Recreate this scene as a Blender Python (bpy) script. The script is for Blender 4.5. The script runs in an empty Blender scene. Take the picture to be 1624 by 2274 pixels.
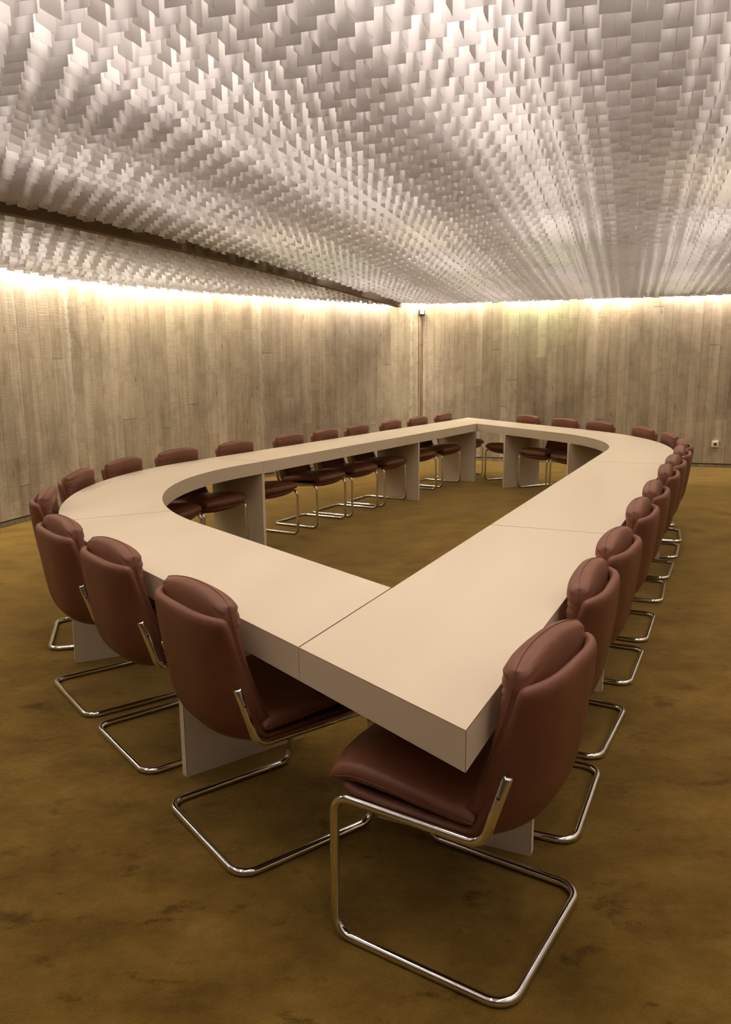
import bpy, bmesh, math, random
from mathutils import Vector, Matrix

random.seed(7)
scene = bpy.context.scene
C = scene.collection
PI = math.pi

# ------------------------------------------------------------------ camera
F_PX, PITCH, ROLL, CAM_H = 1761.0, 0.184, -0.0084, 1.4699
cd = bpy.data.cameras.new('camera')
cam = bpy.data.objects.new('camera', cd)
C.objects.link(cam)
cd.sensor_fit = 'VERTICAL'
cd.sensor_height = 36.0
cd.sensor_width = 36.0 * 1624 / 2274
cd.lens = 36.0 * F_PX / 2274
cd.clip_start = 0.02
cd.clip_end = 200
_s, _c = math.sin(PITCH), math.cos(PITCH)
_sr, _cr = math.sin(ROLL), math.cos(ROLL)
_ux = Vector((0, _s, _c))
_right = Vector((1, 0, 0)) * _cr + _ux * _sr
_up = _ux * _cr - Vector((1, 0, 0)) * _sr
_back = -Vector((0, _c, -_s))
cam.matrix_world = Matrix(((_right.x, _up.x, _back.x, 0), (_right.y, _up.y, _back.y, 0),
                           (_right.z, _up.z, _back.z, CAM_H), (0, 0, 0, 1)))
scene.camera = cam

# ------------------------------------------------------------------ view, world
scene.view_settings.view_transform = 'Standard'
scene.view_settings.look = 'None'
scene.view_settings.gamma = 1.0
scene.view_settings.use_curve_mapping = False
scene.view_settings.exposure = -0.32
scene.cycles.use_denoising = True
scene.cycles.max_bounces = 9
scene.cycles.diffuse_bounces = 6
scene.cycles.glossy_bounces = 4
scene.cycles.sample_clamp_indirect = 6.0
world = bpy.data.worlds.new('world')
scene.world = world
world.use_nodes = True
world.node_tree.nodes['Background'].inputs[0].default_value = (1, 0.86, 0.7, 1)
world.node_tree.nodes['Background'].inputs[1].default_value = 0.0

# lattice directions: E1 along the far wall, E2 towards it
TH = math.radians(18.2)
E1 = Vector((math.cos(TH), -math.sin(TH), 0))
E2 = Vector((math.sin(TH), math.cos(TH), 0))


def uv(u, v, z=0.0):
    p = E1 * u + E2 * v
    return Vector((p.x, p.y, z))


def to_uv(p):
    return p.x * E1.x + p.y * E1.y, p.x * E2.x + p.y * E2.y


# plan of the left wall (inner face), from behind the camera to the far corner
V_FAR = 12.1
LEFT_WALL = [(-4.1, -3.6), (-4.35, -1.5), (-4.4, 0.6), (-4.25, 2.8), (-3.95, 4.8), (-3.62, 6.3), (-3.28, 7.6),
             (-2.82, 8.68), (-2.15, 9.64), (-1.27, 10.53), (-0.1, 11.62), (0.862, 12.45)]


def catmull(pts, n=6):
    out = []
    P = [Vector(p) for p in pts]
    P = [P[0] * 2 - P[1]] + P + [P[-1] * 2 - P[-2]]
    for i in range(1, len(P) - 2):
        a, b, c, d = P[i - 1], P[i], P[i + 1], P[i + 2]
        for k in range(n):
            t = k / n
            out.append(0.5 * ((2 * b) + (c - a) * t + (2 * a - 5 * b + 4 * c - d) * t * t + (3 * b - 3 * c + d - a) * t ** 3))
    out.append(P[-2].copy())
    return out


LW = catmull([(x, y, 0) for x, y in LEFT_WALL], 6)


def wall_distance(p):
    """distance from the left wall's inner face, positive inside the room"""
    best = 1e9
    for a, b in zip(LW[:-1], LW[1:]):
        ab = b - a
        t = max(0.0, min(1.0, (p - a).dot(ab) / ab.length_squared))
        q = a + ab * t
        d = (p - q).length
        if d < abs(best):
            s = ab.x * (p.y - a.y) - ab.y * (p.x - a.x)
            best = d if s < 0 else -d
    return best


# ------------------------------------------------------------------ light
def tube_light(name, p, length, direction, power, colour, width=0.05, down=True):
    ld = bpy.data.lights.new(name, 'AREA')
    ld.shape = 'RECTANGLE'
    ld.size = length
    ld.size_y = width
    ld.energy = power
    ld.color = colour
    o = bpy.data.objects.new(name, ld)
    C.objects.link(o)
    x = direction.normalized()
    z = Vector((0, 0, 1))
    y = z.cross(x)
    o.matrix_world = Matrix(((x.x, y.x, z.x, p.x), (x.y, y.y, z.y, p.y), (x.z, y.z, z.z, p.z), (0, 0, 0, 1)))
    return o


WARM = (1.0, 0.85, 0.68)
PINK = (1.0, 0.87, 0.80)
GREEN = (0.97, 0.92, 0.70)
PLENUM = 28.0      # watts of each tube above the baffles
WASH = 31.0        # watts of each tube along the walls
lr = random.Random(3)
u = -2.95
while u < 5.6:
    v = -2.1 + 0.4 * lr.random()
    while v < 11.2:
        p = uv(u + lr.uniform(-0.06, 0.06), v + 0.6, 3.2)
        tube_light('baffle_tube', p, 1.15, E2, PLENUM * (0.55 if v < 0.0 else 0.92 if v < 3.0 else 0.80 if v < 8.0 else 0.85) * lr.uniform(0.72, 1.28), lr.choice([PINK, PINK, PINK, PINK, PINK] if v < 4.0 else [WARM, PINK, PINK, PINK, GREEN]), 0.10)
        v += 1.3
    u += 1.17
# tubes that wash the walls, in the slot between the baffles and the wall, and a second row 0.7 m into the room
for i in range(0, len(LW) - 1, 2):
    a, b = LW[i], LW[min(i + 2, len(LW) - 1)]
    if (b - a).length < 0.3 or b.y < 3.0:
        continue
    d = (b - a).normalized()
    n = Vector((d.y, -d.x, 0))
    m = (a + b) / 2 + n * 0.065
    tube_light('wall_tube', Vector((m.x, m.y, 2.47)), (b - a).length * 0.9, d, WASH * (b - a).length * lr.uniform(0.6, 1.4),
               lr.choice([WARM, PINK, WARM, GREEN]), 0.04)
    if b.y < 11.0:
        m = (a + b) / 2 + n * 0.7
        tube_light('baffle_tube', Vector((m.x, m.y, 3.0)), (b - a).length * 0.8, d, 0.7 * PLENUM * (b - a).length * lr.uniform(0.5, 1.4),
                   lr.choice([WARM, PINK, PINK, GREEN]), 0.08)
u = -2.9
far_colours = [WARM, (0.86, 0.95, 0.62), WARM, PINK, WARM, PINK, WARM, WARM, PINK, WARM]
while u < 6.5:
    L = 1.0
    p = uv(u + L / 2, V_FAR - 0.065, 2.50)
    tube_light('wall_tube', p, L * 0.85, E1, WASH * L * lr.uniform(0.7, 1.2), far_colours.pop(0) if far_colours else WARM, 0.04)
    u += L + 0.08


# ------------------------------------------------------------------ material helpers
def new_mat(name):
    m = bpy.data.materials.new(name)
    m.use_nodes = True
    nt = m.node_tree
    return m, nt, nt.nodes['Principled BSDF']


def node(nt, t, **kw):
    n = nt.nodes.new(t)
    for k, v in kw.items():
        setattr(n, k, v)
    return n


def ramp(nt, fac, stops, interp='LINEAR'):
    r = node(nt, 'ShaderNodeValToRGB')
    r.color_ramp.interpolation = interp
    while len(r.color_ramp.elements) < len(stops):
        r.color_ramp.elements.new(0.5)
    for e, (p, c) in zip(r.color_ramp.elements, stops):
        e.position = p
        e.color = (*c, 1) if len(c) == 3 else c
    nt.links.new(fac, r.inputs[0])
    return r


def noise(nt, vec, scale, detail=4, rough=0.55, dist=0.0):
    n = node(nt, 'ShaderNodeTexNoise')
    n.inputs['Scale'].default_value = scale
    n.inputs['Detail'].default_value = detail
    n.inputs['Roughness'].default_value = rough
    n.inputs['Distortion'].default_value = dist
    if vec is not None:
        nt.links.new(vec, n.inputs['Vector'])
    return n


def mapping(nt, vec, scale=(1, 1, 1), loc=(0, 0, 0)):
    m = node(nt, 'ShaderNodeMapping')
    m.inputs['Scale'].default_value = scale
    m.inputs['Location'].default_value = loc
    nt.links.new(vec, m.inputs['Vector'])
    return m


def mathn(nt, op, a, b=None):
    m = node(nt, 'ShaderNodeMath', operation=op)
    for i, x in enumerate((a, b)):
        if x is None:
            continue
        if isinstance(x, (int, float)):
            m.inputs[i].default_value = x
        else:
            nt.links.new(x, m.inputs[i])
    return m.outputs[0]


def mix(nt, fac, a, b, mode='MIX'):
    m = node(nt, 'ShaderNodeMix', data_type='RGBA', blend_type=mode)
    for key, x in ((0, fac), (6, a), (7, b)):
        if isinstance(x, (int, float)):
            m.inputs[key].default_value = x
        elif isinstance(x, tuple):
            m.inputs[key].default_value = (*x, 1)
        else:
            nt.links.new(x, m.inputs[key])
    return m.outputs[2]


def bump(nt, bsdf, h, strength, dist):
    b = node(nt, 'ShaderNodeBump')
    b.inputs['Strength'].default_value = strength
    b.inputs['Distance'].default_value = dist
    nt.links.new(h, b.inputs['Height'])
    nt.links.new(b.outputs[0], bsdf.inputs['Normal'])
    return b


def mat_concrete():
    m, nt, bs = new_mat('board_marked_concrete')
    tc = node(nt, 'ShaderNodeUVMap')
    tc.uv_map = 'UVMap'
    sep = node(nt, 'ShaderNodeSeparateXYZ')
    nt.links.new(tc.outputs[0], sep.inputs[0])
    U, V = sep.outputs[0], sep.outputs[1]
    # board columns of uneven width: a one-dimensional voronoi
    vor = node(nt, 'ShaderNodeTexVoronoi', voronoi_dimensions='1D', feature='F1')
    vor.inputs['Scale'].default_value = 7.2
    vor.inputs['Randomness'].default_value = 0.75
    nt.links.new(U, vor.inputs['W'])
    edge = node(nt, 'ShaderNodeTexVoronoi', voronoi_dimensions='1D', feature='DISTANCE_TO_EDGE')
    edge.inputs['Scale'].default_value = 7.2
    edge.inputs['Randomness'].default_value = 0.75
    nt.links.new(U, edge.inputs['W'])
    board = node(nt, 'ShaderNodeSeparateColor')
    nt.links.new(vor.outputs['Color'], board.inputs[0])
    # board ends: each column broken at its own heights
    vv = mathn(nt, 'ADD', mathn(nt, 'MULTIPLY', V, 0.42), mathn(nt, 'MULTIPLY', board.outputs[1], 5.0))
    row = mathn(nt, 'FLOOR', vv)
    wn = node(nt, 'ShaderNodeTexWhiteNoise', noise_dimensions='2D')
    comb = node(nt, 'ShaderNodeCombineXYZ')
    nt.links.new(board.outputs[0], comb.inputs[0])
    nt.links.new(row, comb.inputs[1])
    nt.links.new(comb.outputs[0], wn.inputs[0])
    tone = wn.outputs[0]
    endl = mathn(nt, 'LESS_THAN', mathn(nt, 'FRACT', vv), 0.006)
    endl = mathn(nt, 'MULTIPLY', endl, mathn(nt, 'GREATER_THAN', board.outputs[2], 0.78))
    uvv = tc.outputs[0]
    cloud = noise(nt, mapping(nt, uvv, (1.0, 0.55, 1)).outputs[0], 1.3, 6, 0.6, 0.4)
    streak = noise(nt, mapping(nt, uvv, (13, 0.8, 1)).outputs[0], 1.0, 4, 0.58, 0.4)
    fine = noise(nt, mapping(nt, uvv, (150, 5, 1)).outputs[0], 1.0, 3, 0.6, 0.3)
    saw = noise(nt, mapping(nt, uvv, (5, 130, 1)).outputs[0], 1.0, 3, 0.6, 0.2)
    pit = noise(nt, mapping(nt, uvv, (60, 42, 1)).outputs[0], 1.0, 2, 0.5)
    knot = node(nt, 'ShaderNodeTexVoronoi', feature='F1')
    knot.inputs['Scale'].default_value = 1.0
    nt.links.new(mapping(nt, uvv, (5.5, 2.4, 1)).outputs[0], knot.inputs['Vector'])
    knotm = ramp(nt, knot.outputs['Distance'], [(0.03, (1, 1, 1)), (0.12, (0, 0, 0))])
    base = ramp(nt, tone, [(0.0, (0.33, 0.275, 0.195)), (0.35, (0.375, 0.315, 0.225)), (0.7, (0.405, 0.345, 0.25)), (1.0, (0.45, 0.39, 0.29))])
    c1 = mix(nt, 0.75, base.outputs[0], ramp(nt, cloud.outputs[0], [(0.3, (0.55, 0.54, 0.52)), (0.5, (1, 1, 1)), (0.72, (1.22, 1.2, 1.16))]).outputs[0], 'MULTIPLY')
    c2 = mix(nt, 0.8, c1, ramp(nt, streak.outputs[0], [(0.3, (0.74, 0.71, 0.67)), (0.52, (1, 1, 1)), (0.75, (1.16, 1.16, 1.16))]).outputs[0], 'MULTIPLY')
    c3 = mix(nt, 0.2, c2, ramp(nt, fine.outputs[0], [(0.3, (0.68, 0.66, 0.62)), (0.7, (1.15, 1.15, 1.15))]).outputs[0], 'MULTIPLY')
    mott = noise(nt, mapping(nt, uvv, (7, 4, 1)).outputs[0], 1.0, 7, 0.68, 0.6)
    c3 = mix(nt, 0.7, c3, ramp(nt, mott.outputs[0], [(0.3, (0.70, 0.67, 0.62)), (0.5, (1, 1, 1)), (0.7, (1.14, 1.14, 1.12))]).outputs[0], 'MULTIPLY')
    c3 = mix(nt, 0.5, c3, ramp(nt, saw.outputs[0], [(0.3, (0.72, 0.70, 0.66)), (0.6, (1.1, 1.1, 1.1))]).outputs[0], 'MULTIPLY')
    c4 = mix(nt, mathn(nt, 'MULTIPLY', knotm.outputs[0], 0.6), c3, (0.15, 0.10, 0.05))
    em = ramp(nt, edge.outputs[0], [(0.0, (1, 1, 1)), (0.06, (0, 0, 0))])
    c5 = mix(nt, mathn(nt, 'MULTIPLY', em.outputs[0], 0.22), c4, (0.16, 0.12, 0.07))
    c6 = mix(nt, mathn(nt, 'MULTIPLY', endl, 0.55), c5, (0.10, 0.075, 0.045))
    jd = mathn(nt, 'ABSOLUTE', mathn(nt, 'SUBTRACT', mathn(nt, 'FRACT', mathn(nt, 'ADD', mathn(nt, 'MULTIPLY', U, 0.36), 0.16)), 0.5))
    jn = noise(nt, mapping(nt, uvv, (14, 9, 1)).outputs[0], 1.0, 6, 0.75)
    jm = mathn(nt, 'LESS_THAN', jd, mathn(nt, 'MULTIPLY', mathn(nt, 'SUBTRACT', jn.outputs[0], 0.40), 0.09))
    c6 = mix(nt, mathn(nt, 'MULTIPLY', jm, 0.45), c6, (0.52, 0.47, 0.38))
    pm = ramp(nt, pit.outputs[0], [(0.22, (1, 1, 1)), (0.28, (0, 0, 0))])
    c7 = mix(nt, mathn(nt, 'MULTIPLY', pm.outputs[0], 0.5), c6, (0.12, 0.09, 0.05))
    nt.links.new(c7, bs.inputs['Base Color'])
    bs.inputs['Roughness'].default_value = 0.85
    bs.inputs['Specular IOR Level'].default_value = 0.25
    h = mathn(nt, 'ADD', mathn(nt, 'MULTIPLY', board.outputs[0], 0.9), mathn(nt, 'MULTIPLY', fine.outputs[0], 0.35))
    h = mathn(nt, 'ADD', h, mathn(nt, 'MULTIPLY', saw.outputs[0], 0.45))
    h = mathn(nt, 'ADD', h, mathn(nt, 'MULTIPLY', streak.outputs[0], 0.5))
    h = mathn(nt, 'SUBTRACT', h, mathn(nt, 'MULTIPLY', pm.outputs[0], 0.6))
    h = mathn(nt, 'SUBTRACT', h, mathn(nt, 'MULTIPLY', em.outputs[0], 0.7))
    h = mathn(nt, 'ADD', h, mathn(nt, 'MULTIPLY', mathn(nt, 'MULTIPLY', jm, jn.outputs[0]), 1.4))
    bump(nt, bs, h, 0.9, 0.006)
    return m


def mat_carpet():
    m, nt, bs = new_mat('golden_brown_carpet')
    tc = node(nt, 'ShaderNodeTexCoord')
    P = tc.outputs['Object']
    big = noise(nt, mapping(nt, P, (1.0, 1.25, 1)).outputs[0], 0.75, 3, 0.5, 0.3)
    mid = noise(nt, mapping(nt, P, (1.0, 1.3, 1)).outputs[0], 3.4, 8, 0.62, 0.0)
    sm = noise(nt, P, 26.0, 5, 0.65)
    pile = noise(nt, P, 300.0, 2, 0.6)
    base = ramp(nt, mid.outputs[0], [(0.32, (0.074, 0.042, 0.0070)), (0.44, (0.102, 0.060, 0.0105)), (0.53, (0.124, 0.074, 0.0135)), (0.68, (0.160, 0.098, 0.0195))])
    c = mix(nt, 0.7, base.outputs[0], ramp(nt, big.outputs[0], [(0.3, (0.78, 0.78, 0.78)), (0.7, (1.15, 1.15, 1.15))]).outputs[0], 'MULTIPLY')
    c = mix(nt, 0.6, c, ramp(nt, sm.outputs[0], [(0.3, (0.74, 0.72, 0.68)), (0.7, (1.18, 1.18, 1.18))]).outputs[0], 'MULTIPLY')
    c = mix(nt, 0.6, c, ramp(nt, pile.outputs[0], [(0.3, (0.45, 0.43, 0.40)), (0.7, (1.5, 1.5, 1.5))]).outputs[0], 'MULTIPLY')
    sp = noise(nt, mapping(nt, P, (5.0, 7.5, 1)).outputs[0], 1.0, 8, 0.68, 0.25)
    spm = ramp(nt, sp.outputs[0], [(0.345, (0.30, 0.27, 0.22)), (0.42, (1, 1, 1))])
    c = mix(nt, 0.75, c, spm.outputs[0], 'MULTIPLY')
    nt.links.new(c, bs.inputs['Base Color'])
    bs.inputs['Roughness'].default_value = 0.95
    bs.inputs['Specular IOR Level'].default_value = 0.02
    bs.inputs['Sheen Weight'].default_value = 0.5
    bs.inputs['Sheen Roughness'].default_value = 0.4
    bs.inputs['Sheen Tint'].default_value = (1.0, 0.75, 0.36, 1)
    h = mathn(nt, 'ADD', mathn(nt, 'MULTIPLY', pile.outputs[0], 0.6), sm.outputs[0])
    bump(nt, bs, h, 0.5, 0.006)
    return m


def mat_laminate():
    m, nt, bs = new_mat('cream_laminate')
    tc = node(nt, 'ShaderNodeTexCoord')
    n = noise(nt, tc.outputs['Object'], 900, 2, 0.5)
    c = ramp(nt, n.outputs[0], [(0.3, (0.60, 0.51, 0.372)), (0.7, (0.64, 0.545, 0.40))])
    nt.links.new(c.outputs[0], bs.inputs['Base Color'])
    bs.inputs['Roughness'].default_value = 0.42
    bs.inputs['Specular IOR Level'].default_value = 0.35
    return m


def mat_plain(name, col, rough=0.5, spec=0.4, metal=0.0):
    m, nt, bs = new_mat(name)
    bs.inputs['Base Color'].default_value = (*col, 1)
    bs.inputs['Roughness'].default_value = rough
    bs.inputs['Specular IOR Level'].default_value = spec
    bs.inputs['Metallic'].default_value = metal
    tc = node(nt, 'ShaderNodeTexCoord')
    n = noise(nt, tc.outputs['Object'], 60, 2, 0.5)
    r = mathn(nt, 'ADD', mathn(nt, 'MULTIPLY', n.outputs[0], 0.06), rough - 0.03)
    nt.links.new(r, bs.inputs['Roughness'])
    return m


def mat_leather():
    m, nt, bs = new_mat('brown_leather')
    tc = node(nt, 'ShaderNodeTexCoord')
    P = tc.outputs['Object']
    g = node(nt, 'ShaderNodeTexVoronoi', feature='DISTANCE_TO_EDGE')
    g.inputs['Scale'].default_value = 420
    nt.links.new(P, g.inputs['Vector'])
    n = noise(nt, P, 9, 4, 0.55)
    cr = noise(nt, P, 24, 3, 0.5, 0.8)
    c = ramp(nt, n.outputs[0], [(0.3, (0.140, 0.049, 0.025)), (0.7, (0.172, 0.062, 0.033))])
    nt.links.new(c.outputs[0], bs.inputs['Base Color'])
    bs.inputs['Roughness'].default_value = 0.5
    bs.inputs['Specular IOR Level'].default_value = 0.4
    h = mathn(nt, 'ADD', mathn(nt, 'MULTIPLY', g.outputs[0], 0.35), mathn(nt, 'MULTIPLY', cr.outputs[0], 0.8))
    bump(nt, bs, h, 0.22, 0.004)
    return m


def mat_baffle():
    m, nt, bs = new_mat('white_baffle_sheet')
    tc = node(nt, 'ShaderNodeTexCoord')
    n = noise(nt, tc.outputs['Object'], 3.0, 3, 0.5)
    c = ramp(nt, n.outputs[0], [(0.3, (0.64, 0.625, 0.615)), (0.7, (0.69, 0.675, 0.665))])
    nt.links.new(c.outputs[0], bs.inputs['Base Color'])
    bs.inputs['Roughness'].default_value = 0.5
    bs.inputs['Specular IOR Level'].default_value = 0.4
    return m


M_CONC = mat_concrete()
M_CARPET = mat_carpet()
M_LAM = mat_laminate()
M_EDGE = mat_plain('brown_core_edge', (0.16, 0.07, 0.03), 0.6, 0.2)
M_LEATHER = mat_leather()
M_PIPING = mat_plain('brown_piping', (0.150, 0.058, 0.034), 0.55, 0.3)
M_CHROME = mat_plain('polished_chrome', (0.80, 0.79, 0.78), 0.08, 0.5, 1.0)
M_DARKMETAL = mat_plain('dark_screw', (0.10, 0.09, 0.08), 0.4, 0.5, 1.0)
M_BAFFLE = mat_baffle()
M_SLAB = mat_plain('brown_slab_paint', (0.20, 0.155, 0.10), 0.85, 0.2)
M_PIPE = mat_plain('red_brown_pipe', (0.17, 0.062, 0.035), 0.5, 0.4)
M_BLACK = mat_plain('black_plastic', (0.02, 0.02, 0.03), 0.4, 0.5)
M_WHITE = mat_plain('white_plastic', (0.72, 0.66, 0.56), 0.4, 0.5)
M_FOLD_SHADE = mat_plain('fold_shade_brown', (0.15, 0.115, 0.075), 0.8, 0.2)  # shade at the ceiling fold, put into the colour of the added strip
M_DARK = mat_plain('dark_gap', (0.04, 0.028, 0.015), 0.9, 0.1)


# ------------------------------------------------------------------ mesh helpers
def link(name, bm, mat, parent=None, smooth=False):
    me = bpy.data.meshes.new(name)
    bm.normal_update()
    bm.to_mesh(me)
    bm.free()
    for mm in (mat if isinstance(mat, (list, tuple)) else [mat]):
        me.materials.append(mm)
    if smooth:
        for p in me.polygons:
            p.use_smooth = True
    o = bpy.data.objects.new(name, me)
    C.objects.link(o)
    if parent:
        o.parent = parent
    return o


def tag(o, label=None, cat=None, group=None, kind=None):
    if label:
        o['label'] = label
    if cat:
        o['category'] = cat
    if group:
        o['group'] = group
    if kind:
        o['kind'] = kind
    return o


def prism(bm, poly, z0, z1, mi=0):
    """vertical prism over a plan polygon, given counter-clockwise"""
    a = sum(poly[i][0] * poly[(i + 1) % len(poly)][1] - poly[(i + 1) % len(poly)][0] * poly[i][1] for i in range(len(poly)))
    if a < 0:
        poly = poly[::-1]
    lo = [bm.verts.new((p[0], p[1], z0)) for p in poly]
    hi = [bm.verts.new((p[0], p[1], z1)) for p in poly]
    n = len(poly)
    fs = [bm.faces.new(hi), bm.faces.new(lo[::-1])]
    for i in range(n):
        j = (i + 1) % n
        fs.append(bm.faces.new((lo[i], lo[j], hi[j], hi[i])))
    for f in fs:
        f.material_index = mi
    return fs


def box(bm, c, sx, sy, sz, ax=Vector((1, 0, 0)), ay=Vector((0, 1, 0)), az=Vector((0, 0, 1))):
    c = Vector(c)
    v = []
    for k in (-1, 1):
        for j in (-1, 1):
            for i in (-1, 1):
                v.append(bm.verts.new(c + ax * (i * sx / 2) + ay * (j * sy / 2) + az * (k * sz / 2)))
    for f in ((0, 2, 3, 1), (4, 5, 7, 6), (0, 1, 5, 4), (2, 6, 7, 3), (0, 4, 6, 2), (1, 3, 7, 5)):
        bm.faces.new([v[i] for i in f])


def fillet_path(ctrl, radii, n=7):
    out = [Vector(ctrl[0])]
    for i in range(1, len(ctrl) - 1):
        a, b, c = Vector(ctrl[i - 1]), Vector(ctrl[i]), Vector(ctrl[i + 1])
        d1, d2 = (a - b).normalized(), (c - b).normalized()
        th = d1.angle(d2)
        r = radii[i - 1]
        t = r / math.tan(th / 2)
        o = b + (d1 + d2).normalized() * (r / math.sin(th / 2))
        p0, p1 = b + d1 * t, b + d2 * t
        v0, v1 = p0 - o, p1 - o
        ang = v0.angle(v1)
        ax = v0.cross(v1).normalized()
        for k in range(n + 1):
            out.append(o + Matrix.Rotation(ang * k / n, 3, ax) @ v0)
    out.append(Vector(ctrl[-1]))
    return out


def sweep(bm, path, r, seg=12, cap=True):
    t0 = (path[1] - path[0]).normalized()
    up = Vector((1, 0, 0)) if abs(t0.x) < 0.9 else Vector((0, 1, 0))
    nrm = (up - t0 * up.dot(t0)).normalized()
    rings = []
    prev = t0
    for i, p in enumerate(path):
        if i == 0:
            t = t0
        elif i == len(path) - 1:
            t = (path[i] - path[i - 1]).normalized()
        else:
            t = ((path[i + 1] - p).normalized() + (p - path[i - 1]).normalized()).normalized()
        q = prev.rotation_difference(t)
        nrm = (q @ nrm).normalized()
        prev = t
        b = t.cross(nrm)
        rings.append([bm.verts.new(p + nrm * (r * math.cos(2 * PI * k / seg)) + b * (r * math.sin(2 * PI * k / seg))) for k in range(seg)])
    for a, b in zip(rings[:-1], rings[1:]):
        for k in range(seg):
            bm.faces.new((a[k], a[(k + 1) % seg], b[(k + 1) % seg], b[k]))
    if cap:
        for ring, p, t, rev in ((rings[0], path[0], -t0, True), (rings[-1], path[-1], prev, False)):
            # a slightly domed end
            inner = [bm.verts.new(p + (v.co - p) * 0.72 + t * r * 0.28) for v in ring]
            for k in range(seg):
                f = (ring[k], ring[(k + 1) % seg], inner[(k + 1) % seg], inner[k])
                bm.faces.new(f[::-1] if rev else f)
            bm.faces.new(inner if not rev else inner[::-1])


# ------------------------------------------------------------------ floor, walls, ceiling slab
FAR_R = uv(6.6, V_FAR)
WALL_R = [FAR_R, uv(7.2, 8.5), uv(7.0, 4.0), uv(6.2, 0.0), uv(5.2, -3.0)]
BACK_L = Vector((LEFT_WALL[0][0], LEFT_WALL[0][1], 0))
room = [Vector((p.x, p.y, 0)) for p in LW] + [Vector((p.x, p.y, 0)) for p in WALL_R]
ROOM_TOP = 3.6

bm = bmesh.new()
prism(bm, [(p.x, p.y) for p in room], -0.06, 0.0)
fl = link('floor', bm, M_CARPET)
tag(fl, kind='structure')


def wall(name, pts, thick=0.22, z0=0.0, z1=ROOM_TOP, mat=M_CONC, side=1, u0=0.0):
    """a wall as thick masonry; inner face runs along pts"""
    bm = bmesh.new()
    uvl = bm.loops.layers.uv.new('UVMap')
    n = len(pts)
    nr = []
    for i in range(n):
        a = pts[max(i - 1, 0)]
        b = pts[min(i + 1, n - 1)]
        d = (b - a).normalized()
        nr.append(Vector((-d.y, d.x, 0)) * side)
    L = [u0]
    for i in range(1, n):
        L.append(L[-1] + (pts[i] - pts[i - 1]).length)
    rows = []
    for i in range(n):
        p, q = pts[i], pts[i] + nr[i] * thick
        rows.append([bm.verts.new((p.x, p.y, z0)), bm.verts.new((p.x, p.y, z1)), bm.verts.new((q.x, q.y, z1)), bm.verts.new((q.x, q.y, z0))])
    for i in range(n - 1):
        for k in range(4):
            f = bm.faces.new((rows[i][k], rows[i][(k + 1) % 4], rows[i + 1][(k + 1) % 4], rows[i + 1][k]))
            for lp in f.loops:
                j = i if lp.vert in rows[i] else i + 1
                lp[uvl].uv = (L[j], lp.vert.co.z)
    for r, rev in ((rows[0], False), (rows[-1], True)):
        f = bm.faces.new(r[::-1] if rev else r)
        for lp in f.loops:
            lp[uvl].uv = (lp.vert.co.x + lp.vert.co.y, lp.vert.co.z)
    bmesh.ops.recalc_face_normals(bm, faces=bm.faces)
    o = link(name, bm, mat)
    tag(o, kind='structure')
    return o


BZ = 0.055  # the wall starts above a recessed strip
wall('wall_left', LW, z0=BZ)
wall('wall_far', [LW[-1], FAR_R], z0=BZ, u0=40.0)
wall('wall_right', WALL_R, z0=BZ, u0=60.0)
wall('wall_back', [WALL_R[-1], Vector((LW[0].x, LW[0].y, 0))], z0=BZ, u0=80.0)
for nm, pts in (('baseboard_left', LW), ('baseboard_far', [LW[-1], FAR_R]), ('baseboard_right', WALL_R), ('baseboard_back', [WALL_R[-1], LW[0]])):
    n = len(pts)
    sh = []
    for i in range(n):
        a, b = pts[max(i - 1, 0)], pts[min(i + 1, n - 1)]
        d = (b - a).normalized()
        sh.append(Vector((pts[i].x, pts[i].y, 0)) + Vector((-d.y, d.x, 0)) * 0.012)
    wall(nm, sh, thick=0.18, z0=0.0, z1=BZ - 0.014, u0=3.0)
    bm = None
bm = bmesh.new()
prism(bm, [(p.x, p.y) for p in room], ROOM_TOP, ROOM_TOP + 0.15)
ceiling = link('ceiling', bm, M_SLAB)
tag(ceiling, kind='structure')


# ------------------------------------------------------------------ the hanging baffles
def smooth(a, b, x):
    t = max(0.0, min(1.0, (x - a) / (b - a)))
    return t * t * (3 - 2 * t)


def lerp_table(tab, x):
    if x <= tab[0][0]:
        return tab[0][1]
    for (a, va), (b, vb) in zip(tab[:-1], tab[1:]):
        if x <= b:
            return va + (vb - va) * (x - a) / (b - a)
    return tab[-1][1]


Z_TAB = [(0, 2.58), (5, 2.575), (6.5, 2.53), (7.7, 2.475), (9, 2.42), (10.5, 2.375), (12.1, 2.335)]
LIP_TAB = [(0, -4.36), (4, -4.28), (5, -4.10), (6.4, -3.82), (8.0, -3.52), (9.2, -3.36), (11.4, -3.22), (12.1, -3.2)]


def baffle_z(U, V, d):
    z = lerp_table(Z_TAB, V)
    lip = lerp_table(LIP_TAB, V)
    if U < lip:
        g = lip - U
        top = z - 0.06
        edge = 2.305
        tot = g + max(d, 0.0)
        k = smooth(0.0, 1.0, g / tot) if tot > 0.05 else 1.0
        z = top * (1 - k) + edge * k
    return z


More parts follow.
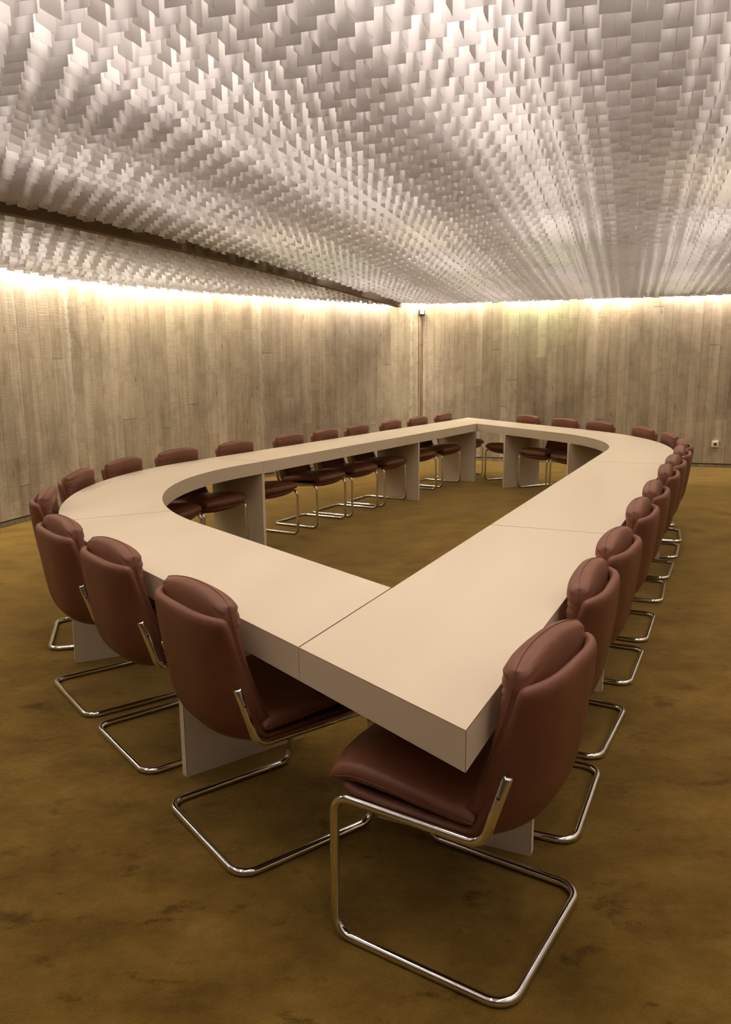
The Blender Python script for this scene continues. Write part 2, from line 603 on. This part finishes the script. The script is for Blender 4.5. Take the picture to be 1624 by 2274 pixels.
A = 0.10       # spacing of the baffles
BH = 0.205     # height of one sheet
br = random.Random(11)
bm = bmesh.new()
for iu in range(-62, 68):
    for iv in range(-26, 121):
        U, V = iu * A, iv * A + 0.02
        if V > V_FAR - 0.13:
            continue
        p = uv(U, V)
        if U < -2.4:
            d = wall_distance(Vector((p.x, p.y, 0)))
            if d < 0.13:
                continue
        else:
            d = 5.0
        if U > 6.4 - (V_FAR - V) * 0.02 or (V < 6 and U > 5.0):
            continue
        lip = lerp_table(LIP_TAB, V)
        g = lip - U
        if 0.0 < g < 0.14 and V < 11.6:
            continue
        z = baffle_z(U, V, d) + br.gauss(0, 0.0028)
        along = E1 if (iu + iv) % 2 == 0 else E2
        ang = br.gauss(0, 0.02) if br.random() < 0.93 else br.gauss(0, 0.1)
        along = (Matrix.Rotation(ang, 3, 'Z') @ along)
        tilt = br.gauss(0, 0.012) if br.random() < 0.94 else br.gauss(0, 0.07)
        L = A * 0.985
        nrm = Vector((0, 0, 1)).cross(along)
        # a slightly bowed thin sheet of five strips
        bow = br.uniform(-0.0035, 0.0035)
        T = 0.0011
        cols = []
        NS = 2
        for k in range(NS + 1):
            s = k / NS * 2 - 1
            off = bow * (1 - s * s)
            base = p + along * (s * L / 2) + nrm * off
            dz = s * L / 2 * tilt
            cols.append([bm.verts.new(base + nrm * T / 2 + Vector((0, 0, z + dz))), bm.verts.new(base + nrm * T / 2 + Vector((0, 0, z + dz + BH))),
                         bm.verts.new(base - nrm * T / 2 + Vector((0, 0, z + dz + BH))), bm.verts.new(base - nrm * T / 2 + Vector((0, 0, z + dz)))])
        for a, b in zip(cols[:-1], cols[1:]):
            for k in range(4):
                bm.faces.new((a[k], b[k], b[(k + 1) % 4], a[(k + 1) % 4]))
        bm.faces.new(cols[0])
        bm.faces.new(cols[-1][::-1])
baf = link('baffle_grid', bm, M_BAFFLE, ceiling)
baf['label'] = 'white hanging sheets of the ceiling'
# added dark strip in place of the shaded band along the ceiling fold, its underside just below the sheets
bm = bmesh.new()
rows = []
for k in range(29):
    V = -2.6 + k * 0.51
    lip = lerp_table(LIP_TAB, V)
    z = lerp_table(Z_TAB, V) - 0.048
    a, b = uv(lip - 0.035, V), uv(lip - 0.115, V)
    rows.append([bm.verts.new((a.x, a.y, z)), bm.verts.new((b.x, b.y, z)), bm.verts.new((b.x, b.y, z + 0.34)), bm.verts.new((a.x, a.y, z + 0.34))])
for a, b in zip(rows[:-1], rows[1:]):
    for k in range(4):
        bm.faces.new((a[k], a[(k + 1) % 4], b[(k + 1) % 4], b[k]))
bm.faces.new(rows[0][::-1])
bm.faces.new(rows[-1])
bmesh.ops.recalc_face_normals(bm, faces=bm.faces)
tag(link('fold_shade_strip_1', bm, M_FOLD_SHADE), kind='structure')

# ------------------------------------------------------------------ conference table
TG = dict(N=(0.2028, 1.5128), a1=1.12934, a2=2.22922, F=(1.4468, 11.1035), a3=4.18571, a4=-1.12828, R1=3.1255, R2=2.5928, r1=2.1144,
          r2=1.9743, b1=0.5605, b2=0.5611, b3=0.5342, b4=0.5298)


def V2(a):
    return Vector((math.cos(a), math.sin(a), 0))


def isect(P, d, Q, e):
    den = d.x * (-e.y) + e.x * d.y
    t = ((Q.x - P.x) * (-e.y) + e.x * (Q.y - P.y)) / den
    return P + d * t


def fillet2(Cn, Aa, Bb, r, n=36):
    a, b = (Aa - Cn).normalized(), (Bb - Cn).normalized()
    th = a.angle(b)
    t = r / math.tan(th / 2)
    O = Cn + (a + b).normalized() * (r / math.sin(th / 2))
    p, q = Cn + a * t, Cn + b * t
    a0 = math.atan2(p.y - O.y, p.x - O.x)
    a1 = math.atan2(q.y - O.y, q.x - O.x)
    da = (a1 - a0 + PI) % (2 * PI) - PI
    return [O + Vector((math.cos(a0 + da * k / n), math.sin(a0 + da * k / n), 0)) * r for k in range(n + 1)]


Np = Vector((*TG['N'], 0))
Fp = Vector((*TG['F'], 0))
du, dv, dw, dz_ = V2(TG['a1']), V2(TG['a2']), V2(TG['a3']), V2(TG['a4'])
Rp, Lp = isect(Np, du, Fp, dz_), isect(Np, dv, Fp, dw)
nu, nv = Vector((-du.y, du.x, 0)), Vector((dv.y, -dv.x, 0))
nw, nz = Vector((-dw.y, dw.x, 0)), Vector((dz_.y, -dz_.x, 0))
n_in = isect(Np + nu * TG['b1'], du, Np + nv * TG['b2'], dv)
r_in = isect(Np + nu * TG['b1'], du, Fp + nz * TG['b4'], dz_)
f_in = isect(Fp + nw * TG['b3'], dw, Fp + nz * TG['b4'], dz_)
l_in = isect(Fp + nw * TG['b3'], dw, Np + nv * TG['b2'], dv)
OUT = [Np] + fillet2(Rp, Np, Fp, TG['R1']) + [Fp] + fillet2(Lp, Fp, Np, TG['R2']) + [Np]
INN = [n_in] + fillet2(r_in, n_in, f_in, TG['r1']) + [f_in] + fillet2(l_in, f_in, n_in, TG['r2']) + [n_in]


def cum(poly):
    c = [0.0]
    for a, b in zip(poly[:-1], poly[1:]):
        c.append(c[-1] + (b - a).length)
    return c


CO, CI = cum(OUT), cum(INN)


def at(poly, c, s):
    s = s % c[-1]
    for i in range(len(poly) - 1):
        if s <= c[i + 1]:
            t = (s - c[i]) / max(1e-9, c[i + 1] - c[i])
            d = (poly[i + 1] - poly[i]).normalized()
            return poly[i].lerp(poly[i + 1], t), d, Vector((d.y, -d.x, 0))
    return poly[-1], d, Vector((d.y, -d.x, 0))


def nearest(poly, c, q):
    best = (1e9, 0)
    for i in range(len(poly) - 1):
        ab = poly[i + 1] - poly[i]
        t = max(0.0, min(1.0, (q - poly[i]).dot(ab) / max(1e-12, ab.length_squared)))
        d = (poly[i] + ab * t - q).length
        if d < best[0]:
            best = (d, c[i] + ab.length * t)
    return best[1]


def between(poly, c, s0, s1):
    pts = [at(poly, c, s0)[0]]
    pts += [poly[i] for i in range(len(poly)) if s0 + 1e-4 < c[i] < s1 - 1e-4]
    pts.append(at(poly, c, s1)[0])
    return pts


TOP, THICK = 0.73, 0.095
table = bpy.data.objects.new('conference_table', None)
C.objects.link(table)
table.location = (0, 0, 0)
tag(table, 'long cream ring-shaped conference table with two sharp and two rounded corners', 'table')

# seams (arc length along the outer edge)
sS8, sS7, sS6, sS4, sS3, sS2 = 2.075, 4.72, 7.50, 13.03, 15.80, 18.577
P1 = isect(n_in, du, Np, dv)           # near corner seam: the right band runs through
P5 = isect(f_in, -dw, Fp, dz_)         # far corner seam: the left band runs through
sP5 = nearest(OUT, CO, P5)
sP1 = nearest(OUT, CO, P1)


def inner_s(s):
    return nearest(INN, CI, at(OUT, CO, s)[0])


sfi = nearest(INN, CI, f_in)
sections = [
    between(OUT, CO, 0.0, sS8) + between(INN, CI, 0.0, inner_s(sS8))[::-1] + [P1],
    between(OUT, CO, sS8, sS7) + between(INN, CI, inner_s(sS8), inner_s(sS7))[::-1],
    between(OUT, CO, sS7, sS6) + between(INN, CI, inner_s(sS7), inner_s(sS6))[::-1],
    between(OUT, CO, sS6, sP5) + between(INN, CI, inner_s(sS6), sfi)[::-1],
    between(OUT, CO, sP5, sS4) + between(INN, CI, sfi, inner_s(sS4))[::-1],
    between(OUT, CO, sS4, sS3) + between(INN, CI, inner_s(sS4), inner_s(sS3))[::-1],
    between(OUT, CO, sS3, sS2) + between(INN, CI, inner_s(sS3), inner_s(sS2))[::-1],
    between(OUT, CO, sS2, sP1) + between(INN, CI, inner_s(sS2), CI[-1] - 1e-5)[::-1],
]


def inset_poly(poly, e):
    """shrink a plan polygon by e (small), keeps straight and curved runs"""
    q = [p for i, p in enumerate(poly) if (p - poly[i - 1]).length > 1e-4]
    a = sum(q[i].x * q[(i + 1) % len(q)].y - q[(i + 1) % len(q)].x * q[i].y for i in range(len(q)))
    if a < 0:
        q = q[::-1]
    out = []
    n = len(q)
    for i in range(n):
        d1 = (q[i] - q[i - 1]).normalized()
        d2 = (q[(i + 1) % n] - q[i]).normalized()
        n1, n2 = Vector((-d1.y, d1.x, 0)), Vector((-d2.y, d2.x, 0))
        m = (n1 + n2)
        k = m.length_squared
        out.append(q[i] + m * (2 * e / k if k > 1e-6 else e))
    return out


def table_section(poly):
    bm = bmesh.new()
    q = []
    for i, p in enumerate(poly):
        if (p - Np).length < 1e-3:       # the sharp near corner shows its brown core as a thin vertical line
            a, b = poly[i - 1], poly[(i + 1) % len(poly)]
            q += [p + (a - p).normalized() * 0.0024, p + (b - p).normalized() * 0.0024]
        else:
            q.append(p)
    poly = q
    g = inset_poly(poly, 0.0011)
    h = inset_poly(poly, 0.0026)
    n = len(g)
    zs = [(h, TOP), (g, TOP - 0.0015), (g, TOP - THICK + 0.0015), (h, TOP - THICK)]
    rings = [[bm.verts.new((p.x, p.y, z)) for p in P] for P, z in zs]
    bm.faces.new(rings[0])
    bm.faces.new(rings[-1][::-1])
    for a, b, mi in ((rings[0], rings[1], 1), (rings[1], rings[2], 0), (rings[2], rings[3], 0)):
        for i in range(n):
            j = (i + 1) % n
            f = bm.faces.new((b[i], b[j], a[j], a[i]))
            f.material_index = mi if (a[i].co - a[j].co).length > 0.006 or a[i].co.y > 1.6 else 1
    return link('tabletop_section', bm, [M_LAM, M_EDGE], table)


for s in sections:
    table_section(s)
# a dark spline under the seams so no light shows through
PT = 0.036


def leg_panel(p_in, out_dir, length, off=0.0):
    """an upright board under the top, from the inner edge outwards"""
    side = Vector((-out_dir.y, out_dir.x, 0))
    bm = bmesh.new()
    a = p_in + side * (off - PT / 2)
    b = p_in + side * (off + PT / 2)
    q = [a, b, b + out_dir * length, a + out_dir * length]
    e = 0.0015
    g = inset_poly(q, 0.0)
    h = inset_poly(q, e)
    # vertical edges chamfered a little, shown as thin dark lines in the photo
    pts = []
    for i in range(4):
        c, pr, nx = g[i], g[i - 1], g[(i + 1) % 4]
        pts.append((c + (pr - c).normalized() * e, 0))
        pts.append((c + (nx - c).normalized() * e, 1))
    lo = [bm.verts.new((p.x, p.y, 0.0)) for p, _ in pts]
    hi = [bm.verts.new((p.x, p.y, TOP - THICK)) for p, _ in pts]
    m = len(pts)
    bm.faces.new(hi)
    bm.faces.new(lo[::-1])
    for i in range(m):
        j = (i + 1) % m
        f = bm.faces.new((lo[i], lo[j], hi[j], hi[i]))
        if pts[i][1] == 0:
            f.material_index = 1
    return link('leg_panel', bm, [M_LAM, M_EDGE], table)


def panel_at(s, off=0.0, flush=0.0):
    po, d, n = at(OUT, CO, s)
    q = at(INN, CI, nearest(INN, CI, po))[0]
    o = (po - q)
    L = o.length
    leg_panel(q + o.normalized() * flush, o.normalized(), L - 0.02 - flush, off)


for s in (0.735, sS8, sS7, sS6, 8.80, 13.04, sS3, sS2, 19.985):
    po, d, n = at(OUT, CO, s)
    leg_panel(po - n * 0.53, n, 0.51)
# the board by the far inner corner
nl = at(OUT, CO, 12.0)[2]
leg_panel(f_in + dw * 0.02, nl, 0.50)


# ------------------------------------------------------------------ chair (local: y forward, origin mid of rear floor bar)
HW = 0.2525
RT = 0.0122


def side_path(s):
    return [(s * HW, 0.018, 0.583), (s * HW, 0.074, 0.402), (s * HW, 0.482, 0.402), (s * HW, 0.486, RT), (s * HW, 0.0, RT)]


def frame_mesh():
    bm = bmesh.new()
    ctrl = side_path(1) + side_path(-1)[::-1]
    radii = [0.05, 0.048, 0.05, 0.058, 0.058, 0.05, 0.048, 0.05]
    sweep(bm, fillet_path(ctrl, radii, 8), RT, 14)
    return bm


def cr_curve(pts, s):
    """catmull-rom through 2-tuples, s in 0..1"""
    n = len(pts) - 1
    x = min(max(s, 0.0), 1.0) * n
    i = min(int(x), n - 1)
    t = x - i
    g = lambda k: pts[max(0, min(n, k))]
    a, b, c, d = g(i - 1), g(i), g(i + 1), g(i + 2)
    return tuple(0.5 * ((2 * b[j]) + (c[j] - a[j]) * t + (2 * a[j] - 5 * b[j] + 4 * c[j] - d[j]) * t * t + (3 * b[j] - 3 * c[j] + d[j] - a[j]) * t ** 3)
                 for j in range(len(b)))


SH_C = [(.510, .402), (.475, .376), (.38, .364), (.28, .358), (.19, .356), (.11, .360), (.048, .374), (.004, .408), (-.022, .465), (-.036, .54), (-.047, .62),
        (-.056, .70), (-.058, .778)]
SH_S = [(.474, .406), (.44, .390), (.36, .384), (.28, .383), (.215, .382), (.155, .384), (.116, .396), (.092, .432), (.076, .485), (.058, .555), (.036, .63),
        (.012, .705), (-.010, .768)]


def shell_point(s, t):
    c, d = cr_curve(SH_C, s), cr_curve(SH_S, s)
    e = 2.6 + 1.4 * smooth(0.4, 0.7, s)
    b = abs(t) ** e
    return Vector((t * 0.2285, c[0] * (1 - b) + d[0] * b, c[1] * (1 - b) + d[1] * b))


def slab_from(fn, ns, nt, thick, drop=None):
    """closed slab: outer sheet fn(s,t), inner sheet offset along the normal"""
    bm = bmesh.new()
    outer, inner = [], []
    for i in range(ns + 1):
        ro, ri = [], []
        for j in range(nt + 1):
            s, t = i / ns, j / nt * 2 - 1
            t = math.copysign(1 - (1 - abs(t)) ** 1.35, t)
            p = fn(s, t)
            e = 1e-3
            ds = fn(min(1, s + e), t) - fn(max(0, s - e), t)
            dt = fn(s, min(1, t + e)) - fn(s, max(-1, t - e))
            n = ds.cross(dt).normalized()
            th = thick(s, t)
            ro.append(bm.verts.new(p))
            ri.append(bm.verts.new(p + n * th))
        outer.append(ro)
        inner.append(ri)
    for i in range(ns):
        for j in range(nt):
            bm.faces.new((outer[i][j], outer[i + 1][j], outer[i + 1][j + 1], outer[i][j + 1]))
            bm.faces.new((inner[i][j], inner[i][j + 1], inner[i + 1][j + 1], inner[i + 1][j]))
    # rim with a rounded middle line
    ring_o = [outer[0][j] for j in range(nt + 1)] + [outer[i][nt] for i in range(1, ns + 1)] + [outer[ns][j] for j in range(nt - 1, -1, -1)] + [outer[i][0] for i in range(ns - 1, 0, -1)]
    ring_i = [inner[0][j] for j in range(nt + 1)] + [inner[i][nt] for i in range(1, ns + 1)] + [inner[ns][j] for j in range(nt - 1, -1, -1)] + [inner[i][0] for i in range(ns - 1, 0, -1)]
    ij = [(0, j) for j in range(nt + 1)] + [(i, nt) for i in range(1, ns + 1)] + [(ns, j) for j in range(nt - 1, -1, -1)] + [(i, 0) for i in range(ns - 1, 0, -1)]
    mids = []
    for (i, j), a, b in zip(ij, ring_o, ring_i):
        out = Vector((0, 0, 0))
        if j == nt:
            out += (outer[i][nt].co - outer[i][nt - 1].co).normalized()
        if j == 0:
            out += (outer[i][0].co - outer[i][1].co).normalized()
        if i == ns:
            out += (outer[ns][j].co - outer[ns - 1][j].co).normalized()
        if i == 0:
            out += (outer[0][j].co - outer[1][j].co).normalized()
        mids.append(bm.verts.new((a.co + b.co) / 2 + out.normalized() * (a.co - b.co).length * 0.42))
    n = len(ring_o)
    for k in range(n):
        l = (k + 1) % n
        bm.faces.new((ring_o[k], ring_o[l], mids[l], mids[k]))
        bm.faces.new((mids[k], mids[l], ring_i[l], ring_i[k]))
    bmesh.ops.recalc_face_normals(bm, faces=bm.faces)
    return bm


def subdivided(bm, cuts=1):
    """one level of Catmull-Clark baked with a temporary modifier"""
    me = bpy.data.meshes.new('tmp')
    bm.to_mesh(me)
    bm.free()
    o = bpy.data.objects.new('tmp', me)
    C.objects.link(o)
    md = o.modifiers.new('s', 'SUBSURF')
    md.levels = md.render_levels = cuts
    dg = bpy.context.evaluated_depsgraph_get()
    ev = o.evaluated_get(dg)
    out = bmesh.new()
    out.from_mesh(ev.to_mesh())
    ev.to_mesh_clear()
    bpy.data.objects.remove(o)
    bpy.data.meshes.remove(me)
    return out


def shell_mesh():
    bm = slab_from(shell_point, 26, 18, lambda s, t: 0.034 - 0.006 * smooth(0.3, 0.5, s) + 0.006 * smooth(0.8, 1, s))
    bm = subdivided(bm, 1)
    return bm


# back cushion: path up in front of the shell
BC_C = [(.070, .432), (.050, .475), (.036, .54), (.025, .61), (.018, .68), (.021, .745), (.032, .79), (.042, .834)]
BC_S = [(.140, .446), (.120, .485), (.098, .54), (.074, .605), (.052, .67), (.034, .73), (.026, .772), (.024, .812)]
BC_T = [0.030, 0.033, 0.032, 0.031, 0.031, 0.034, 0.040, 0.041]


def bc_point(s, t):
    c, d = cr_curve(BC_C, s), cr_curve(BC_S, s)
    b = abs(t) ** (3.2 - 0.8 * smooth(0.8, 1.0, s))
    w = 0.222 - 0.012 * smooth(0.85, 1.0, s)
    return Vector((t * w, c[0] * (1 - b) + d[0] * b, c[1] * (1 - b) + d[1] * b))


def seat_point(s, t):
    # s: rear to front, rounded front edge in plan
    b = abs(t) ** 2.4
    yf = 0.545 - 0.038 * b
    y = 0.085 + (yf - 0.085) * s + 0.02 * b * (1 - s)
    z = 0.436 + 0.022 * smooth(0, 0.8, s) - 0.016 * smooth(0.8, 1, s) + 0.006 * (1 - t * t)
    w = 0.240
    return Vector((t * w, y, z))


def pillow(fn, half, ns, nt, wr=None, ps=3.2, pt=7.0):
    """closed pillow about a mid surface; half(s,t) is the half thickness"""
    bm = bmesh.new()
    def prof(x, p):
        return max(0.0, 1 - abs(x) ** p) ** (1 / 2.3)
    F, B = [], []
    for i in range(ns + 1):
        rf, rb = [], []
        for j in range(nt + 1):
            a = -math.cos(PI * i / ns)
            c = -math.cos(PI * j / nt)
            # ease between even and cosine spacing
            a = 0.5 * a + 0.5 * (i / ns * 2 - 1)
            c = 0.5 * c + 0.5 * (j / nt * 2 - 1)
            s, t = (a + 1) / 2, c
            p = fn(s, t)
            e = 1e-3
            ds = fn(min(1, s + e), t) - fn(max(0, s - e), t)
            dt = fn(s, min(1, t + e)) - fn(s, max(-1, t - e))
            n = ds.cross(dt).normalized()
            h = half(s, t) * prof(a, ps) * prof(c, pt)
            w = wr(s, t) if wr else 0.0
            edge = i in (0, ns) or j in (0, nt)
            if edge:
                v = bm.verts.new(p)
                rf.append(v)
                rb.append(v)
            else:
                rf.append(bm.verts.new(p + n * (h + w)))
                rb.append(bm.verts.new(p - n * (h + w * 0.5)))
        F.append(rf)
        B.append(rb)
    for i in range(ns):
        for j in range(nt):
            bm.faces.new((F[i][j], F[i + 1][j], F[i + 1][j + 1], F[i][j + 1]))
            bm.faces.new((B[i][j], B[i][j + 1], B[i + 1][j + 1], B[i + 1][j]))
    bmesh.ops.recalc_face_normals(bm, faces=bm.faces)
    return subdivided(bm, 1)


def bc_half(s, t):
    n = len(BC_T) - 1
    x = s * n
    i = min(int(x), n - 1)
    f = x - i
    v = BC_T[i] * (1 - f) + BC_T[i + 1] * f
    return v * (1 - 0.12 * smooth(0.6, 1.0, abs(t)) * smooth(0.6, 0.85, s)) + 0.006 * (1 - t * t) * (1 - smooth(0.6, 0.8, s))


def bc_wrinkle(s, t):
    k = smooth(0.68, 0.95, abs(t)) * smooth(0.62, 0.74, s) * (1 - smooth(0.93, 1.0, s))
    return 0.0085 * k * math.sin(s * 84 + 5 * abs(t)) + 0.0015 * math.sin(s * 31 + 9 * t) * smooth(0.5, 1, abs(t))


def seat_wrinkle(s, t):
    return 0.0015 * math.sin(t * 17 + s * 6) * smooth(0.55, 0.95, s) + 0.001 * math.sin(s * 23) * smooth(0.6, 1, abs(t))


def piping_path(fn, inset=0.0):
    pts = []
    n = 40
    for k in range(n + 1):
        pts.append(fn(k / n, 1.0))
    for k in range(1, n):
        pts.append(fn(1.0, 1.0 - 2 * k / n))
    for k in range(n, -1, -1):
        pts.append(fn(k / n, -1.0))
    return pts


def make_chair():
    root = bpy.data.objects.new('cantilever_chair', None)
    C.objects.link(root)
    link('frame', frame_mesh(), M_CHROME, root, True)
    sh = link('shell', shell_mesh(), M_LEATHER, root, True)
    bc = link('back_cushion', pillow(bc_point, bc_half, 30, 28, bc_wrinkle, 10.0, 11.0), M_LEATHER, root, True)
    sc = link('seat_cushion', pillow(seat_point, lambda s, t: 0.031 - 0.003 * (1 - s), 22, 24, seat_wrinkle, 11.0, 13.0), M_LEATHER, root, True)
    bm = bmesh.new()
    sweep(bm, [p for p in piping_path(bc_point)], 0.0011, 6)
    link('piping', bm, M_PIPING, bc, True)
    bm = bmesh.new()
    sweep(bm, [p for p in piping_path(seat_point)], 0.0011, 6)
    link('piping', bm, M_PIPING, sc, True)
    for s in (-1, 1):
        bm = bmesh.new()
        c = Vector((s * (HW + RT * 0.96), 0.0335, 0.535))
        d = Vector((s, 0, 0))
        a = [bm.verts.new(c + Vector((0, math.cos(k * PI / 6), math.sin(k * PI / 6))) * 0.0048) for k in range(12)]
        b = [bm.verts.new(c + d * 0.0022 + Vector((0, math.cos(k * PI / 6), math.sin(k * PI / 6))) * 0.0034) for k in range(12)]
        for k in range(12):
            f = (a[k], a[(k + 1) % 12], b[(k + 1) % 12], b[k])
            bm.faces.new(f)
        bm.faces.new(b)
        bm.faces.new(a[::-1])
        bmesh.ops.recalc_face_normals(bm, faces=bm.faces)
        link('screw', bm, M_DARKMETAL, root, True)
    return root


def dup(root):
    r = root.copy()
    C.objects.link(r)
    for ch in list(root.children):
        c = ch.copy()
        C.objects.link(c)
        c.parent = r
        for g in ch.children:
            d = g.copy()
            C.objects.link(d)
            d.parent = c
    return r


# (x, y, heading in degrees of the seat's front) for measured chairs, or (arc length, distance outside the edge)
chairs = [
    ((.457, 1.791, 147.0), 'brown leather chair nearest the camera, its whole seat showing by the sharp table corner'),
    ((.728, 2.452, 155.0), 'brown leather chair on the right side, directly behind the nearest chair'),
    ((.987, 2.967, 151.5), 'third brown leather chair from the camera along the right side'),
    ((1.306, 3.670, 154.0), 'fourth brown leather chair from the camera along the right side'),
    ((1.574, 4.244, 155.0), 'fifth brown leather chair from the camera along the right side'),
    ((1.916, 4.946, 157.0), 'sixth brown leather chair from the camera along the right side'),
    ((2.170, 5.470, 154.0), 'seventh brown leather chair from the camera along the right side'),
    ((2.445, 6.058, 156.0), 'eighth brown leather chair from the camera along the right side'),
    ((2.673, 6.619, 160.0), 'ninth brown leather chair on the right side, where the table starts to bend'),
    ((6.33, .09), 'brown leather chair at the tip of the right rounded corner, nearest the wall socket'),
    ((7.02, .09), 'brown leather chair of the far row, rightmost, just past the right rounded corner'),
    ((7.84, .09), 'brown leather chair of the far row, second from its right end'),
    ((8.44, .09), 'brown leather chair of the far row, third from its right end'),
    ((9.14, .09), 'brown leather chair of the far row, leftmost, just right of the far sharp corner'),
    ((11.10, .09), 'brown leather chair of the left row, just left of the far sharp corner'),
    ((11.86, .09), 'brown leather chair of the left row, in front of the red-brown pipe'),
    ((12.57, .09), 'brown leather chair of the left row, first to the left of the red-brown pipe'),
    ((13.34, .09), 'brown leather chair of the left row, second to the left of the red-brown pipe'),
    ((13.98, .09), 'brown leather chair of the left row, third to the left of the red-brown pipe'),
    ((14.61, .09), 'brown leather chair of the left row, fourth to the left of the red-brown pipe'),
    ((15.40, .09), 'brown leather chair of the left row, just right of the nearest inner leg board'),
    ((16.11, .09), 'brown leather chair of the left row, just left of the nearest inner leg board'),
    ((16.75, .09), 'brown leather chair where the left row meets the left rounded corner, headrest wide'),
    ((17.39, .09), 'brown leather chair on the left rounded corner, second from its outermost tip'),
    ((18.12, .09), 'brown leather chair at the outermost tip of the left rounded corner'),
    ((-1.336, 3.347, 36.5), 'brown leather chair seen from behind, leftmost of three on the near left side'),
    ((-.963, 2.861, 38.0), 'brown leather chair seen from behind, middle of three on the near left side'),
    ((-.525, 2.267, 36.9), 'brown leather chair seen from behind, rightmost and largest of three on the near left'),
]
first = make_chair()
cr = random.Random(5)
for k, (pos, lab) in enumerate(chairs):
    r = first if k == 0 else dup(first)
    if len(pos) == 3:
        x, y, h = pos
        head = math.radians(h)
        so = nearest(OUT, CO, Vector((x, y, 0)))
        p, d, n = at(OUT, CO, so)
        gap = max((Vector((x, y, 0)) - p).length, 0.088)      # the cushions just clear the table edge
        x, y = (p + n * gap).x, (p + n * gap).y
    else:
        p, d, n = at(OUT, CO, pos[0])
        q = p + n * pos[1]
        x, y = q.x, q.y
        head = math.atan2(-n.y, -n.x) + math.radians(cr.uniform(-1.5, 1.5))
    r.location = (x, y, 0)
    r.rotation_euler = (0, 0, head - PI / 2)
    tag(r, lab, 'chair', 'brown leather cantilever chairs around the table')

# ------------------------------------------------------------------ things on the walls
corner = LW[-1]
dl = (LW[-1] - LW[-3]).normalized()
nl_ = Vector((dl.y, -dl.x, 0))
bis = (nl_ - E2).normalized()


def rounded_box(bm, c, sx, sy, sz, ax, ay, r=0.008):
    az = Vector((0, 0, 1))
    b2 = bmesh.new()
    box(b2, (0, 0, 0), sx, sy, sz)
    bmesh.ops.bevel(b2, geom=list(b2.edges), offset=r, segments=3, affect='EDGES', profile=0.5)
    vm = {}
    for v in b2.verts:
        vm[v.index] = bm.verts.new(Vector(c) + ax * v.co.x + ay * v.co.y + az * v.co.z)
    for f in b2.faces:
        bm.faces.new([vm[v.index] for v in f.verts])
    b2.free()


sx_ = Vector((-bis.y, bis.x, 0))
ps = corner + bis * 0.075
ps = Vector((ps.x, ps.y, 2.235))
root = bpy.data.objects.new('wall_sensor', None)
C.objects.link(root)
root.location = ps
tag(root, 'small black rounded box with white square face, high in the corner above the pipe', 'sensor')
bm = bmesh.new()
rounded_box(bm, (0, 0, 0), 0.092, 0.07, 0.10, sx_, bis, 0.014)
rounded_box(bm, -bis * 0.05, 0.04, 0.05, 0.04, sx_, bis, 0.004)
link('housing', bm, M_BLACK, root, False)
bm = bmesh.new()
rounded_box(bm, bis * 0.036 + Vector((0, 0, 0.008)), 0.060, 0.008, 0.064, sx_, bis, 0.003)
link('face_plate', bm, M_WHITE, root, False)

pp = corner + bis * 0.035
bm = bmesh.new()
sweep(bm, [Vector((pp.x, pp.y, 0.0)), Vector((pp.x, pp.y, 1.0)), Vector((pp.x, pp.y, 2.185))], 0.0085, 12)
for zz in (0.5, 1.15, 1.75):
    sweep(bm, [Vector((pp.x, pp.y, zz)), Vector((pp.x, pp.y, zz + 0.018))], 0.0115, 12)
pipe = link('cable_conduit', bm, M_PIPE, None, True)
tag(pipe, 'thin red-brown vertical pipe running up the corner of the concrete walls', 'pipe')

# socket on the far wall, near the right edge of the photo
su = 1.20
pw = uv(su, V_FAR, 0.33)
root = bpy.data.objects.new('wall_socket', None)
C.objects.link(root)
root.location = pw
tag(root, 'square cream power socket low on the far concrete wall', 'socket')
bm = bmesh.new()
rounded_box(bm, -E2 * 0.018, 0.085, 0.036, 0.085, E1, -E2, 0.004)
link('plate', bm, M_WHITE, root)
bm = bmesh.new()
# round recess: a raised ring with a dark well and a pin
n = 28
R0, R1r = 0.026, 0.021
yo = -E2 * 0.0365
ra = [bm.verts.new(yo + E1 * (R0 * math.cos(2 * PI * k / n)) + Vector((0, 0, R0 * math.sin(2 * PI * k / n)))) for k in range(n)]
rb = [bm.verts.new(yo - E2 * 0.005 + E1 * (R0 * .95 * math.cos(2 * PI * k / n)) + Vector((0, 0, R0 * .95 * math.sin(2 * PI * k / n)))) for k in range(n)]
rc = [bm.verts.new(yo - E2 * 0.005 + E1 * (R1r * math.cos(2 * PI * k / n)) + Vector((0, 0, R1r * math.sin(2 * PI * k / n)))) for k in range(n)]
rd = [bm.verts.new(yo + E1 * (R1r * math.cos(2 * PI * k / n)) + Vector((0, 0, R1r * math.sin(2 * PI * k / n)))) for k in range(n)]
for a, b in ((ra, rb), (rb, rc), (rc, rd)):
    for k in range(n):
        bm.faces.new((a[k], a[(k + 1) % n], b[(k + 1) % n], b[k]))
ring = link('collar', bm, M_WHITE, root)
bm = bmesh.new()
f = [bm.verts.new(yo - E2 * 0.0008 + E1 * (R1r * math.cos(2 * PI * k / n)) + Vector((0, 0, R1r * math.sin(2 * PI * k / n)))) for k in range(n)]
g = [bm.verts.new(yo - E2 * 0.0002 + E1 * (R1r * math.cos(2 * PI * k / n)) + Vector((0, 0, R1r * math.sin(2 * PI * k / n)))) for k in range(n)]
bm.faces.new(f)
bm.faces.new(g[::-1])
for k in range(n):
    bm.faces.new((f[k], g[k], g[(k + 1) % n], f[(k + 1) % n]))
bmesh.ops.recalc_face_normals(bm, faces=bm.faces)
link('well', bm, M_DARKMETAL, root)
